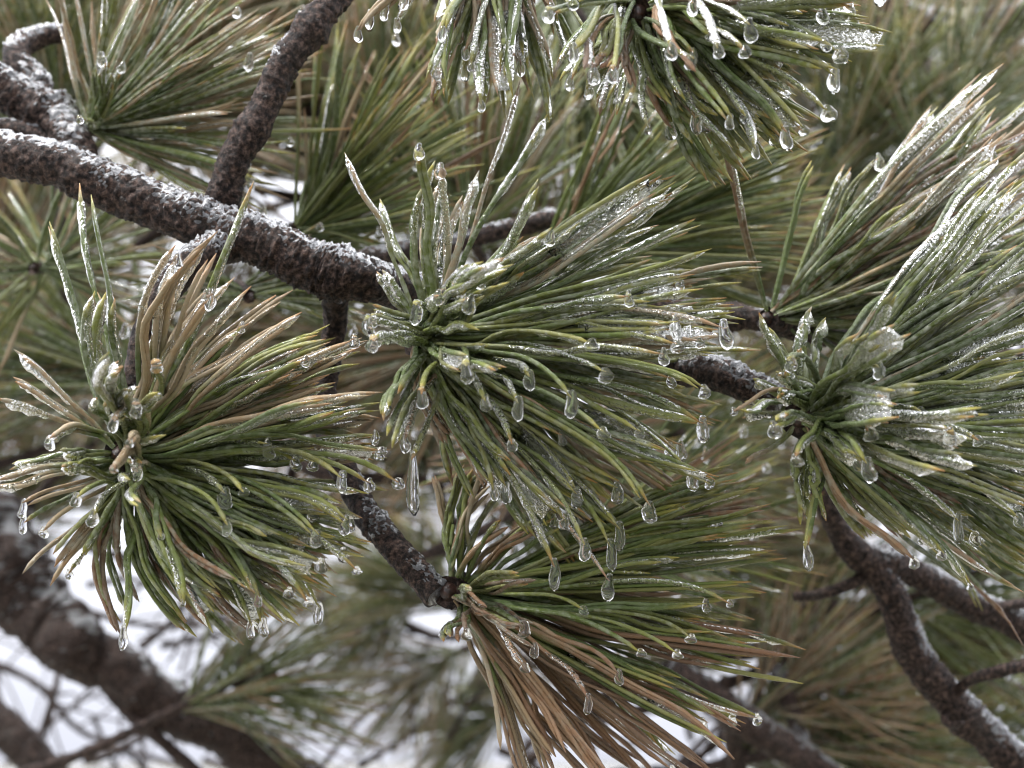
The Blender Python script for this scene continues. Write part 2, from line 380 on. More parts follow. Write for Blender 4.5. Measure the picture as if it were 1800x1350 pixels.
def web_geo(ca, cb, rng):
    """thin sheet of ice frozen between two neighbouring needles"""
    n = len(ca); t = np.linspace(0, 1, n); m = 7
    s = np.linspace(0, 1, m)
    mid = ca[:, None]*(1-s)[None, :, None] + cb[:, None]*s[None, :, None]
    edge = np.sin(np.pi*s)                         # sags between the needles and pulls back at its free ends
    pull = sstep(0, .35, t)
    T, S, N = frames((ca+cb)/2)
    mid = mid + DOWN*(edge[None, :, None]*.0012)
    L = (ca[-1]-ca[0])
    mid[-1] -= L*(edge[:, None]*rng.uniform(.02, .12)); mid[0] += L*(edge[:, None]*rng.uniform(.1, .3))
    across = nrm(cb-ca + 1e-6); nn = nrm(np.cross(T, across))
    th = (.0007 + .0004*rng.rand(n, m)); th[0] = th[-1] = .0002
    up = mid + nn[:, None]*th[:, :, None]; dn = mid - nn[:, None]*th[:, :, None]
    loop = np.concatenate([up, dn[:, ::-1]], 1)    # closed section, 2m points
    return loop.reshape(-1, 3), ring_faces(n, 2*m)

class Shoot:
    def __init__(s, name, label, base, axis, seed, group, cat='pine shoot', r=.00126, hero=True, twig_r=.0045, k=6):
        s.rng = np.random.RandomState(seed); s.b = P(*base); s.base = base; s.a = P(*axis); s.r = r; s.hero = hero; s.k = k; s.twig_r = twig_r
        s.root = empty(name, s.b); tag(s.root, label, cat, group); s.mass = Geo(); s.paths = []; s.count = 0; s.limit = 255; s.wind = .0
        # bark shaft with bud
        c, rr_, dirs, rr, v, f = bark_tube([s.b, s.b*.5+s.a*.5, s.a], [twig_r*1.1, twig_r*1.05, twig_r], s.b, lump=.3, scale=160, step=.0016 if hero else .004, k=24 if hero else 14)
        g = Geo(); g.add(v, f); g.build('twig', M_BARK, s.root)
        t = np.linspace(0, 1, 14); d = nrm(s.b-s.a)
        bc = s.b - d*.006 + d*(t*.012)[:, None]; br = twig_r*.72*np.sqrt(np.clip(1-t**2.2, .002, 1))*(1+.13*np.sin(t*40))
        v, f = sweep(bc, br, br, 12); g = Geo(); g.add(v-s.b, f); g.build('bud', M_BUD, s.root)
    def path(s, tip, sa, droop, curl, out, wind=0.):
        rng = s.rng; p0 = s.b + (s.a-s.b)*sa; ax = nrm(s.a-s.b)
        d = tip-p0; L = np.linalg.norm(d); u = d/L
        rad = u - ax*np.dot(u, ax); rad = nrm(rad + rng.randn(3)*.15)
        p0 = p0 + rad*s.twig_r*.7
        perp = nrm(np.cross(VIEW, u))             # in-picture-plane normal, points up for needles going right
        d0 = nrm(u + rad*out + perp*curl - RIGHT*wind*.6)
        d1 = nrm(u - perp*curl*.8 + DOWN*droop + RIGHT*wind)
        n = 15 if s.hero else 8
        t = np.linspace(0, 1, n); c = bez(p0, p0+d0*L*.36, tip-d1*L*.34, tip, t)
        w = np.stack([np.interp(t, np.linspace(0, 1, 6), np.r_[0, rng.randn(4), 0]) for _ in range(3)], 1)
        w[1:-1] = (w[:-2]+2*w[1:-1]+w[2:])/4
        return c + w*min(L*.016, .0019)
    def fascicle(s, tip, kind, sa=0., droop=.1, curl=0., out=.35, single=False, coat=0., drop=None, frost=.4, mass=False, r=None, wind=0.):
        rng = s.rng; r = (r or s.r)*rng.uniform(.86, 1.14); c = s.path(tip, sa, droop, curl, out, wind)
        late = s.count >= s.limit and not drop
        n = len(c); t = np.linspace(0, 1, n)
        T, S, N = frames(c); ang = rng.rand()*math.pi; off = S*math.cos(ang)+N*math.sin(ang)
        sep = rng.uniform(.6, 1.5)*r*2; first = None; cs = [c]
        if not single:
            gap = np.sin(np.clip(t, 0, 1)*math.pi*rng.uniform(.55, .95))[:, None]*sep
            cs = [c+off*gap*.5, c-off*gap*.5]; cs[1] = cs[1] - (cs[1][-1]-cs[1][-2])*rng.uniform(0, 1.2)*t[:, None]**3
        for q in cs:
            v, f, cc = needle_geo(q, r, kind, rng, s.k, frost)
            if mass or late: s.mass.add(v-s.b, f, cc); continue
            g = Geo(); g.add(v-s.b, f, cc); o = g.build('needle', M_NEEDLE if s.hero else M_FAR, s.root); s.count += 1
            first = first or o
        if mass: return
        s.paths.append(c)
        if coat > 0:
            t0 = rng.uniform(.25, .6); tt = np.linspace(t0, rng.uniform(.94, .99), 18)
            cc = np.stack([np.interp(tt, t, c[:, j]) for j in range(3)], 1)
            v, f = coat_geo(cc, (r*.95+sep*.3)*rng.uniform(.95, 1.15), r*rng.uniform(1.05, 1.6)*coat, rng)
            g = Geo(); g.add(v-s.b, f); g.build('ice_coat', M_COAT, first or s.root)
        if drop:
            w, h = drop; v, f = drop_geo(c[-1]+np.array([0, 0, r*1.2 + min(h*.18, .003)]), w, h, rng)
            g = Geo(); g.add(v-s.b, f); g.build('frozen_drop', M_DROP, first)
    def fan(s, n, a, rr, dz, kinds, sa=(0, .5), droop=.1, curl=(-.05, .05), out=.35, coat=.5, coat_p=.45, drop_p=.08, frost=(.15, .75), mass=False, r=None, single_p=.15):
        rng = s.rng; m = mpp(s.base[2])
        for i in range(n):
            if i % 3 == 0 or rng.rand() < (.25 if s.hero else .7):      # needles freeze together in small bundles
                th0 = rng.uniform(*a) if s.hero else rng.triangular(a[0]-8, (a[0]+a[1])/2+rng.uniform(-.3, .3)*(a[1]-a[0]), a[1]+8); R0 = lerp(rr[0], rr[1], rng.rand()**.6); z0 = rng.uniform(*dz); q0 = rng.uniform(*sa)
            th = math.radians(th0+rng.randn()*2.2*(300/max(R0, 150))); R = R0*(1+rng.randn()*.05); z = z0+rng.randn()*.005
            q = np.clip(q0+rng.randn()*.08, sa[0], sa[1]); o = s.b + (s.a-s.b)*q*.6
            tip = o + (RIGHT*math.cos(th) + CUP*math.sin(th))*R*m + VIEW*z
            kd = kinds[rng.randint(len(kinds))]
            dr = None
            if not mass and rng.rand() < drop_p:
                w = rng.uniform(.0042, .0062); dr = (w, w*rng.uniform(1.1, 1.9))
            s.fascicle(tip, kd, q, droop*rng.uniform(.4, 1.6), rng.uniform(*curl), out*rng.uniform(.5, 1.5), rng.rand() < single_p,
                       coat if rng.rand() < coat_p else 0, dr, rng.uniform(*frost), mass, r, s.wind*rng.uniform(.4, 1.3) if math.cos(th) > -.15 else 0)
    def drops(s, L, kinds='g', dz=(-.05, -.01), sa=(0, .3), coat_p=.6, curl=(.0, .2), out=.5):
        rng = s.rng
        for it in L:
            x, y0, y1, w = it[:4]; z = it[4] if len(it) > 4 else rng.uniform(*dz); d = s.base[2]+z; m = mpp(d)
            kd = it[5] if len(it) > 5 else kinds[rng.randint(len(kinds))]
            tip = P(x, y0+(y1-y0)*.22, d)
            sgn = 1 if x > s.base[0] else -1
            s.fascicle(tip, kd, rng.uniform(*sa), rng.uniform(.35, .8), sgn*rng.uniform(*curl), out, rng.rand() < .6,
                       .8 if rng.rand() < coat_p else 0, (w*m, (y1-y0)*m*1.08), rng.uniform(.1, .5))
    def webs(s, n, tmin=.5):
        rng = s.rng; ends = np.array([c[-1] for c in s.paths]); made = 0
        for i in rng.permutation(len(ends)):
            if made >= n: break
            d = np.linalg.norm(ends-ends[i], axis=1); d[i] = 9
            j = int(np.argmin(np.abs(d-.006)))
            if d[j] > .011 or d[j] < .003: continue
            if min(np.linalg.norm(s.paths[q][-1]-s.paths[q][0]) for q in (i, j)) < .085: continue
            ca, cb = s.paths[i], s.paths[j]; t = np.linspace(0, 1, len(ca)); tt = np.linspace(rng.uniform(tmin, .75), .97, 12)
            A = np.stack([np.interp(tt, t, ca[:, q]) for q in range(3)], 1); Bq = np.stack([np.interp(tt, t, cb[:, q]) for q in range(3)], 1)
            if np.linalg.norm(A-Bq, axis=1).max() > .014: continue
            v, f = web_geo(A, Bq, rng); g = Geo(); g.add(v-s.b, f); g.build('ice_web', M_COAT, s.root); made += 1
    def done(s):
        if s.mass.v:
            o = s.mass.build('needle_mass', M_NEEDLE if s.hero else M_FAR, s.root); o['kind'] = 'stuff'
        return s.root

G3 = 'glazed pine shoots in front'
# central tuft
s = Shoot('pine_shoot', 'large green tuft swept sideways from the main branch tip, hung with clear drops', (728, 590, .80), (900, 610, .88), 11, G3, twig_r=.007); s.wind = 0.40
s.fan(100, (-62, 32), (300, 540), (.0, .07), 'gggggt', (0, .8), curl=(-.12, .12), mass=True, out=.3)
s.fan(26, (-8, 34), (400, 560), (-.05, .01), 'gggggggt', (0, .5), droop=.0, curl=(.0, .16), coat=1.0, coat_p=0.95, frost=(.3, .9), drop_p=0.10)
s.fan(34, (-28, 8), (360, 540), (-.06, .0), 'ggggggg', (0, .5), droop=.15, curl=(.0, .2), coat=.8, coat_p=0.76, drop_p=0.28)
s.fan(26, (-62, -28), (260, 430), (-.05, .02), 'ggggggb', (0, .4), droop=.3, curl=(.05, .3), coat=.7, coat_p=0.55, drop_p=0.18)
s.fan(10, (-85, -58), (180, 330), (-.03, .03), 'ggb', (0, .3), droop=.4, curl=(.0, .3), coat_p=0.62)
s.fan(10, (30, 62), (200, 390), (-.05, .02), 'ggt', (0, .4), droop=0, curl=(-.05, .1), coat=1.0, coat_p=0.95, frost=(.4, 1))
s.fan(9, (78, 112), (140, 300), (-.04, .03), 'ggt', (0, .2), droop=0, curl=(-.12, .1), coat=1.1, coat_p=0.95, frost=(.5, 1), out=.5)
s.fan(6, (115, 165), (90, 150), (-.04, .02), 'g', (0, .2), droop=.0, curl=(-.2, .1), coat=1.1, coat_p=0.95, frost=(.4, .9))
s.fan(9, (-190, 170), (30, 90), (-.075, -.04), 'g', (-.05, .1), droop=.25, curl=(-.3, .3), out=.7, coat=1.0, coat_p=0.95, drop_p=0.35, frost=(.2, .6))
s.fan(18, (-30, 80), (60, 210), (-.11, -.06), 'g', (-.05, .1), droop=.05, curl=(-.1, .2), out=.6, coat=.9, coat_p=0.95, frost=(.2, .6))
s.fan(6, (-130, -80), (90, 200), (-.07, -.02), 'g', (0, .1), droop=.6, curl=(-.3, .1), out=.7, coat_p=0.76)
s.drops([(741, 685, 722, 22, -.08), (819, 635, 680, 24, -.09), (853, 700, 727, 22, -.08), (911, 700, 742, 22, -.08), (1005, 690, 737, 24, -.07), (1065, 650, 678, 28, -.06),
         (733, 530, 574, 22, -.06), (724, 785, 892, 23, -.05), (900, 775, 798, 20, -.06), (890, 850, 888, 20), (868, 855, 884, 15), (1015, 858, 895, 22), (1060, 755, 777, 26, -.06),
         (1125, 755, 775, 20), (1140, 885, 922, 28), (1235, 735, 782, 24), (1215, 825, 865, 24), (1272, 565, 618, 26, -.05, 't'), (1238, 680, 705, 22), (1090, 920, 970, 20),
         (1073, 950, 1005, 20), (1028, 950, 990, 22), (975, 985, 1040, 20), (1071, 1012, 1058, 22, -.03, 'b'), (1105, 515, 545, 18), (1190, 600, 625, 24), (737, 256, 285, 20, -.04), (775, 290, 320, 22, -.04, 't'),
         (712, 765, 800, 20, -.05, 'b'), (1040, 600, 622, 26, -.06), (930, 655, 690, 22, -.07)])
s.fascicle(P(605, 268, .79), 't', .1, 0, .12, .3, coat=1.1, frost=.8); s.fascicle(P(962, 200, .80), 'g', .2, 0, .05, .2, coat=1.0, frost=.7)
s.fascicle(P(915, 140, .83), 't', .2, 0, .02, .2, coat=1.0, frost=.7, single=True); s.fascicle(P(1100, 330, .79), 't', .2, 0, .05, .2, coat=1.1, frost=.9); s.fascicle(P(1155, 342, .78), 't', .2, 0, .08, .2, coat=1.1, frost=.9)
s.fascicle(P(948, 318, .77), 'g', .2, 0, .08, .2, coat=1.3, frost=.9); s.fascicle(P(842, 300, .78), 't', .1, 0, .05, .2, coat=1.3, frost=1)
s.webs(44); s.done()

# left tuft
s = Shoot('pine_shoot', 'tuft with tan upper needles and green lower needles, hung with small drops', (212, 800, .79), (330, 800, .87), 23, G3, twig_r=.007); s.wind = 0.55
s.fan(70, (-40, 35), (260, 430), (-.01, .06), 'ggggg', (0, .8), curl=(-.05, .15), droop=.1, mass=True)
s.fan(60, (-70, -25), (240, 400), (-.01, .06), 'ggggbb', (0, .8), curl=(-.3, .0), droop=.0, mass=True)
s.fan(40, (14, 74), (250, 440), (-.06, .02), 'ttttttg', (0, .5), droop=0, curl=(-.02, .15), coat=.9, coat_p=.65, frost=(.05, .4))
s.fan(26, (2, 32), (320, 450), (-.06, .02), 'gggttt', (0, .5), droop=.05, curl=(0, .15), coat=.9, coat_p=0.82, drop_p=0.21, frost=(.1, .6))
s.fan(30, (-30, 4), (300, 440), (-.06, .01), 'ggggggg', (0, .5), droop=.15, curl=(.05, .25), coat=.8, coat_p=0.69, drop_p=0.21)
s.fan(30, (-60, -24), (270, 410), (-.05, .03), 'gggggb', (0, .4), droop=.05, curl=(-.25, .25), coat=.6, coat_p=0.49, drop_p=0.10)
s.fan(16, (-95, -60), (200, 330), (-.03, .03), 'ggb', (0, .3), droop=.4, curl=(.0, .4), coat_p=0.42)
s.fan(10, (-130, -95), (140, 260), (-.04, .03), 'gggt', (0, .3), droop=.9, curl=(-.6, -.2), out=.7, coat_p=0.49)
s.fan(4, (75, 108), (240, 380), (-.02, .03), 'gggt', (0, .2), droop=0, curl=(-.1, .1), coat=.8, coat_p=0.76, frost=(.3, .8))
s.fan(9, (135, 195), (130, 210), (-.06, .02), 'tgt', (0, .2), droop=.2, curl=(-.3, .1), coat=1.1, coat_p=0.95, frost=(.3, .7))
s.fan(7, (-190, 170), (30, 90), (-.075, -.04), 'ggt', (-.05, .1), droop=.25, curl=(-.3, .3), out=.7, coat=1.0, coat_p=0.95, drop_p=0.35, frost=(.2, .6))
s.fan(16, (-40, 80), (60, 190), (-.10, -.06), 'gg', (-.05, .1), curl=(-.1, .2), out=.6, coat=.9, coat_p=0.89)
s.drops([(201, 735, 765, 20, -.08, 't'), (238, 705, 740, 22, -.08, 't'), (228, 775, 792, 16, -.09, 't'), (87, 770, 797, 20, -.04, 't'), (42, 880, 915, 16, -.02, 't'), (42, 912, 943, 16, -.02, 'g'), (76, 930, 950, 18, -.02, 't'),
         (165, 900, 930, 20, -.06), (135, 870, 895, 20, -.07), (200, 822, 838, 16, -.09, 't'), (470, 772, 810, 22), (519, 805, 832, 22), (552, 808, 832, 22), (395, 860, 898, 26), (428, 862, 878, 20), (550, 882, 920, 22),
         (601, 832, 870, 20), (400, 918, 947, 20), (556, 935, 967, 22), (608, 910, 945, 20), (540, 1005, 1028, 16), (453, 1045, 1073, 16), (440, 1095, 1127, 15), (462, 1088, 1122, 20), (560, 1062, 1100, 20), (542, 1055, 1073, 20),
         (322, 1058, 1072, 12), (218, 1100, 1145, 17), (121, 1005, 1023, 14, 0.), (405, 990, 1008, 20), (628, 1000, 1015, 18), (670, 790, 803, 24), (700, 845, 865, 24), (275, 635, 660, 24, -.07), (537, 630, 650, 18), (283, 940, 955, 13), (650, 845, 870, 22)])
s.fascicle(P(40, 1008, .77), 't', .1, .8, -.6, .8, single=True); s.fascicle(P(88, 1030, .78), 't', .1, .8, -.5, .8, single=True); s.fascicle(P(25, 615, .77), 't', 0, 0, .1, .4, coat=1.4, frost=.6); s.fascicle(P(22, 665, .77), 't', 0, 0, .1, .4, coat=1.4, frost=.6)
s.fascicle(P(445, 318, .78), 'g', .1, 0, .14, .2, coat=1.0, frost=.7); s.fascicle(P(160, 342, .80), 'g', .1, 0, .02, .2, coat=.5, single=True, r=.0013); s.fascicle(P(140, 322, .80), 'g', .1, 0, .02, .2, coat=.5, single=True, r=.0013); s.fascicle(P(85, 390, .80), 'g', .1, 0, -.05, .3, coat=1.2)
s.webs(34); s.done()

# right tuft
s = Shoot('pine_shoot', 'dense green tuft with stubby iced needles at its heart, beside the bare brown stub', (1405, 735, .79), (1540, 700, .88), 37, G3, twig_r=.0075); s.wind = 0.40
s.fan(110, (-45, 50), (330, 560), (.0, .08), 'gggg', (0, 1), curl=(-.12, .12), mass=True)
s.fan(34, (22, 56), (380, 640), (-.04, .05), 'ggggggt', (0, .8), droop=.0, curl=(.05, .25), coat=1.0, coat_p=0.95, frost=(.4, 1))
s.fan(32, (0, 26), (300, 520), (-.05, .03), 'gggg', (0, .7), droop=.05, curl=(.0, .15), coat=1.0, coat_p=0.82, drop_p=0.15)
s.fan(34, (-30, 2), (300, 480), (-.06, .02), 'gggg', (0, .6), droop=.12, curl=(.05, .25), coat=.9, coat_p=0.69, drop_p=0.18)
s.fan(24, (-58, -26), (240, 440), (-.04, .03), 'gggb', (0, .5), droop=.3, curl=(.1, .4), coat=.6, coat_p=0.49, drop_p=0.12)
s.fan(12, (-100, -60), (150, 260), (-.02, .03), 'gg', (0, .3), droop=.4, curl=(.0, .3), coat_p=0.49)
s.fan(10, (80, 125), (110, 210), (-.06, .02), 'g', (0, .2), droop=.0, curl=(-.15, .1), coat=1.2, coat_p=0.95, frost=(.3, .8))
s.fan(7, (130, 185), (70, 130), (-.06, .0), 'g', (0, .2), droop=.1, curl=(-.2, .1), coat=1.1, coat_p=0.95)
s.fan(9, (-190, 170), (30, 90), (-.075, -.04), 'g', (-.05, .1), droop=.25, curl=(-.3, .3), out=.7, coat=1.0, coat_p=0.95, drop_p=0.35, frost=(.2, .6))
s.fan(20, (-40, 80), (60, 210), (-.11, -.06), 'g', (-.05, .1), curl=(-.1, .2), out=.6, coat=1.1, coat_p=0.95)
s.drops([(1525, 808, 852, 26, -.08), (1400, 800, 825, 22, -.08), (1360, 745, 775, 26, -.08), (1685, 905, 957, 20), (1417, 955, 1005, 20), (1590, 782, 800, 28), (1545, 640, 672, 24, -.08), (1390, 630, 658, 24, -.06),
         (1705, 1028, 1042, 14), (1656, 972, 990, 18), (1530, 755, 780, 26, -.08), (1660, 780, 802, 26), (1290, 720, 735, 14, -.03, 't'), (1790, 905, 930, 20), (1620, 720, 738, 22), (1720, 770, 790, 22)])
s.fascicle(P(1310, 815, .77), 't', 0, .5, -.4, .5, single=True)
s.webs(44); s.done()

# bottom tuft
s = Shoot('pine_shoot', 'low tuft with brown dead needles drooping under dark green ones', (790, 1040, .82), (900, 1030, .88), 41, G3, twig_r=.0075); s.wind = 0.45
s.fan(40, (-22, 28), (330, 560), (.0, .07), 'ggggb', (0, .9), curl=(-.1, .1), mass=True)
s.fan(40, (-12, 22), (330, 580), (-.03, .04), 'gggg', (0, .8), droop=.08, curl=(-.05, .15), coat=.7, coat_p=0.42, drop_p=0.07, frost=(.0, .3))
s.fan(30, (-28, -8), (330, 580), (-.03, .04), 'gggb', (0, .7), droop=.12, curl=(.0, .2), coat_p=0.28, drop_p=0.07, frost=(.0, .3))
s.fan(36, (-56, -24), (320, 560), (-.04, .03), 'bbbbbg', (0, .5), droop=.1, curl=(-.35, .05), coat_p=0.16, drop_p=0.07, frost=(0, .2), r=.0012)
s.fan(10, (-75, -50), (230, 380), (-.05, .0), 'bbt', (0, .3), droop=.2, curl=(-.4, .0), coat_p=0.15, frost=(0, .2), r=.0012)
s.fan(24, (35, 110), (110, 240), (-.03, .04), 'bbtgg', (0, .4), droop=.0, curl=(-.1, .1), coat_p=0.35, frost=(.1, .5), r=.0012)
s.fan(14, (-100, 60), (40, 170), (-.07, -.03), 'bbg', (-.05, .2), curl=(-.3, .3), out=.8, coat_p=0.49, r=.0012)
s.drops([(922, 1170, 1187, 18, -.05, 'b'), (1035, 1223, 1258, 16, -.05, 'b'), (1088, 1180, 1208, 16, -.04, 'b'), (1127, 1145, 1160, 18), (1283, 1058, 1072, 15), (1215, 1118, 1135, 22), (1190, 1145, 1162, 20), (820, 1108, 1130, 20, -.06, 'b'), (1025, 1068, 1085, 16)])
s.fascicle(P(880, 1318, .80), 't', .0, .3, -.35, .5, single=True)
s.webs(8); s.done()

# top tuft, hanging in from above
s = Shoot('pine_shoot', 'tuft hanging in from above with drops on its hooked needle ends', (1120, 20, .76), (1130, -150, .84), 53, G3, twig_r=.007); s.wind = 0.40
s.fan(90, (-70, 12), (230, 400), (.0, .06), 'gggg', (0, .7), curl=(-.1, .2), mass=True)
s.fan(40, (-15, 14), (280, 420), (-.05, .03), 'gggg', (0, .5), droop=.12, curl=(.05, .25), coat=.8, coat_p=0.69, drop_p=0.18)
s.fan(40, (-48, -14), (230, 380), (-.05, .03), 'gggg', (0, .5), droop=.2, curl=(.1, .35), coat=.8, coat_p=0.62, drop_p=0.21)
s.fan(22, (-85, -45), (150, 270), (-.04, .03), 'ggb', (0, .3), droop=.3, curl=(.1, .4), coat=.7, coat_p=0.49, drop_p=0.12)
s.fan(12, (-140, -100), (120, 220), (-.03, .04), 'gggb', (0, .5), droop=.9, curl=(-.5, -.2), out=.5, coat=.7, coat_p=0.62, drop_p=0.18, r=.0012)
s.fan(22, (-160, 20), (60, 170), (-.06, -.02), 'ggb', (-.1, .1), droop=.3, curl=(-.2, .3), out=.7, coat=.6, frost=(0, .3), coat_p=.25, drop_p=0.28)
s.drops([(1218, 0, 32, 20, -.06), (1318, 35, 78, 24, -.05), (1180, 78, 110, 20, -.07), (1262, 80, 108, 22, -.06), (1310, 85, 108, 24, -.05), (1077, 118, 150, 20, -.06), (1008, 80, 116, 18, -.05),
         (1007, 0, 22, 20, -.05), (1445, 15, 48, 24), (1467, 125, 170, 24), (1455, 190, 220, 30), (1380, 225, 268, 22), (1413, 225, 245, 20), (1310, 200, 222, 18), (1283, 205, 232, 18), (1222, 200, 240, 22), (1328, 258, 285, 16), (1475, 85, 115, 28), (1140, 222, 242, 14), (1250, 60, 78, 20), (1090, 40, 60, 18)])
s.webs(28); s.done()

s = Shoot('pine_shoot', 'row of needles hanging straight down with drops beside the tuft from above', (850, -110, .81), (900, -220, .86), 57, G3, twig_r=.006)
s.fan(40, (-125, -48), (150, 300), (-.02, .06), 'gggb', (0, .8), droop=.8, curl=(-.1, .2), mass=True)
s.fan(40, (-118, -52), (160, 340), (-.05, .03), 'gggtb', (0, .6), droop=.8, curl=(-.1, .2), coat=.8, coat_p=.5, drop_p=.2, r=.00115)
s.drops([(629, 50, 78, 16, .02, 't'), (677, 10, 42, 16, .02), (697, 35, 62, 15, .02), (650, 20, 60, 15, .02, 't'), (886, 130, 158, 14), (846, 180, 203, 14), (828, 110, 130, 12), (818, 85, 110, 16), (778, 50, 80, 15), (710, -8, 20, 18)], kinds='ggt', curl=(0, .1))
s.webs(10); s.done()

# shoot behind the stub, sweeping up to the frame's side
s = Shoot('pine_shoot', 'long frosted shoot sweeping upward behind the dense tuft, with rusty streaks', (1350, 560, .90), (1480, 590, .97), 61, G3, twig_r=.006); s.wind = 0.25
s.fan(70, (8, 52), (330, 600), (.0, .08), 'gggtb', (0, .9), curl=(-.1, .1), mass=True)
s.fan(60, (10, 50), (330, 620), (-.05, .04), 'ggggttb', (0, .8), droop=.0, curl=(-.02, .12), coat=1.0, coat_p=0.76, frost=(.4, 1))
s.fan(10, (40, 75), (180, 330), (-.03, .03), 'gg', (0, .4), droop=0, curl=(-.1, .1), coat_p=0.49)
s.fan(12, (-30, 15), (200, 360), (-.02, .05), 'ggt', (0, .5), curl=(0, .2), coat_p=0.49)
s.fascicle(P(1640, 185, .90), 't', .2, 0, .06, .2, coat=.6, r=.0014); s.fascicle(P(1632, 205, .91), 't', .2, 0, .06, .2, coat=.6)
s.fascicle(P(1258, 160, .82), 'b', .0, 0, -.04, .2, coat=.8, r=.0012); s.fascicle(P(1755, 232, .86), 't', .2, 0, .1, .2, coat=1.2, frost=1); s.fascicle(P(1745, 250, .86), 't', .2, 0, .1, .2, coat=1.2, frost=1)
s.webs(22); s.done()

# ------------------------------------------------------------------ slightly softer shoots just behind
G2 = 'softer pine shoots just behind the glazed ones'
def mid(label, base, axis, seed, fans, r=.00100):
    s = Shoot('pine_shoot', label, base, axis, seed, G2, r=r, hero=False, twig_r=.0036, k=5)
    for fa in fans: s.fan(**fa)
    s.done()
mid('green and straw coloured tuft above the main branch beside the knotty junction', (150, 225, .97), (230, 240, 1.03), 71, [
    dict(n=40, a=(0, 60), rr=(280, 420), dz=(0, .08), kinds='gggt', sa=(0, .8), mass=True),
    dict(n=45, a=(8, 62), rr=(240, 420), dz=(-.05, .03), kinds='gggtt', sa=(0, .6), curl=(0, .15), coat_p=.3, frost=(.3, .9)),
    dict(n=30, a=(-35, 8), rr=(180, 360), dz=(-.05, .04), kinds='gggtt', sa=(0, .6), curl=(0, .3), coat_p=.2, drop_p=.06),
    dict(n=14, a=(60, 115), rr=(120, 300), dz=(-.05, .03), kinds='gt', sa=(0, .3), coat_p=.4, frost=(.3, .8)),
    dict(n=9, a=(-40, 60), rr=(40, 130), dz=(-.09, -.05), kinds='g', sa=(0, .1), out=.7, coat_p=.5, drop_p=.2)])
mid('thin dark green shoot fanning up between the upright twig and the central tuft', (515, 400, 1.04), (545, 440, 1.08), 72, [
    dict(n=50, a=(5, 85), rr=(240, 420), dz=(-.06, .08), kinds='ggggb', sa=(0, .8), frost=(0, .3), mass=True),
    dict(n=50, a=(8, 86), rr=(180, 400), dz=(-.06, .05), kinds='gggggt', sa=(0, .8), frost=(0, .3), coat_p=.1),
    dict(n=25, a=(-20, 30), rr=(140, 280), dz=(-.05, .05), kinds='gggg', sa=(0, .6), frost=(0, .3), coat_p=.1)], r=.00098)
mid('deep green shoot fanning sideways in the shade behind the central tuft', (960, 440, 1.03), (1060, 450, 1.08), 73, [
    dict(n=60, a=(-14, 38), rr=(330, 500), dz=(-.03, .09), kinds='ggggg', sa=(0, .8), frost=(0, .3), mass=True),
    dict(n=60, a=(-10, 45), rr=(280, 490), dz=(-.06, .05), kinds='ggggg', sa=(0, .8), frost=(0, .3), coat_p=.15, drop_p=.04),
    dict(n=30, a=(40, 80), rr=(200, 330), dz=(-.05, .05), kinds='gggb', sa=(0, .5), frost=(0, .2))], r=.00098)
mid('olive shoot rising behind the row of hanging drops', (820, 400, 1.15), (850, 460, 1.2), 74, [
    dict(n=45, a=(30, 150), rr=(200, 370), dz=(-.08, .08), kinds='gggbt', sa=(0, .8), frost=(0, .5), mass=True),
    dict(n=40, a=(35, 120), rr=(200, 380), dz=(-.08, .05), kinds='gggbt', sa=(0, .8), frost=(0, .4))], r=.00098)
mid('short green fringe of needles under the main branch fork', (440, 520, .99), (420, 500, 1.03), 75, [
    dict(n=40, a=(-25, 25), rr=(90, 220), dz=(-.05, .05), kinds='ggg', sa=(0, .8), coat_p=.2, drop_p=.05),
    dict(n=40, a=(150, 215), rr=(90, 220), dz=(-.05, .06), kinds='gggt', sa=(0, .8), coat_p=.2)], r=.00098)
mid('dark shoot with long needles low behind the brown needle spray', (1010, 960, 1.0), (1110, 960, 1.06), 76, [
    dict(n=40, a=(-20, 45), rr=(180, 380), dz=(-.02, .1), kinds='gggb', sa=(0, .9), frost=(0, .3), mass=True),
    dict(n=40, a=(-20, 45), rr=(180, 390), dz=(-.04, .08), kinds='gggb', sa=(0, .9), frost=(0, .3))], r=.00098)
mid('brown and green shoot filling the gap under the central tuft', (930, 790, 1.14), (1000, 800, 1.2), 79, [
    dict(n=60, a=(-60, 30), rr=(120, 330), dz=(-.05, .1), kinds='ggbbt', sa=(0, .9), frost=(0, .3), mass=True),
    dict(n=30, a=(150, 260), rr=(100, 240), dz=(-.02, .1), kinds='gbbt', sa=(0, .9), frost=(0, .3)),
    dict(n=30, a=(-60, 20), rr=(120, 330), dz=(-.04, .08), kinds='gggb', sa=(0, .9), frost=(0, .3))], r=.00098)
mid('shaded green shoot trailing beneath the dense tuft', (1560, 850, .96), (1640, 850, 1.02), 77, [
    dict(n=60, a=(-45, 10), rr=(160, 360), dz=(-.05, .08), kinds='ggggb', sa=(0, .9), droop=.3, curl=(0, .3), frost=(0, .4), mass=True),
    dict(n=40, a=(-50, 10), rr=(140, 340), dz=(-.05, .05), kinds='ggggb', sa=(0, .9), droop=.3, curl=(0, .3), frost=(0, .4), drop_p=.06)], r=.00098)
mid('green shoot filling the gap beside the tan topped tuft', (60, 470, 1.1), (110, 470, 1.16), 78, [
    dict(n=45, a=(-60, 80), rr=(120, 320), dz=(-.05, .08), kinds='gggt', sa=(0, .9), frost=(0, .4)),
    dict(n=30, a=(100, 240), rr=(100, 250), dz=(-.05, .08), kinds='gggt', sa=(0, .9), frost=(0, .4))], r=.00098)

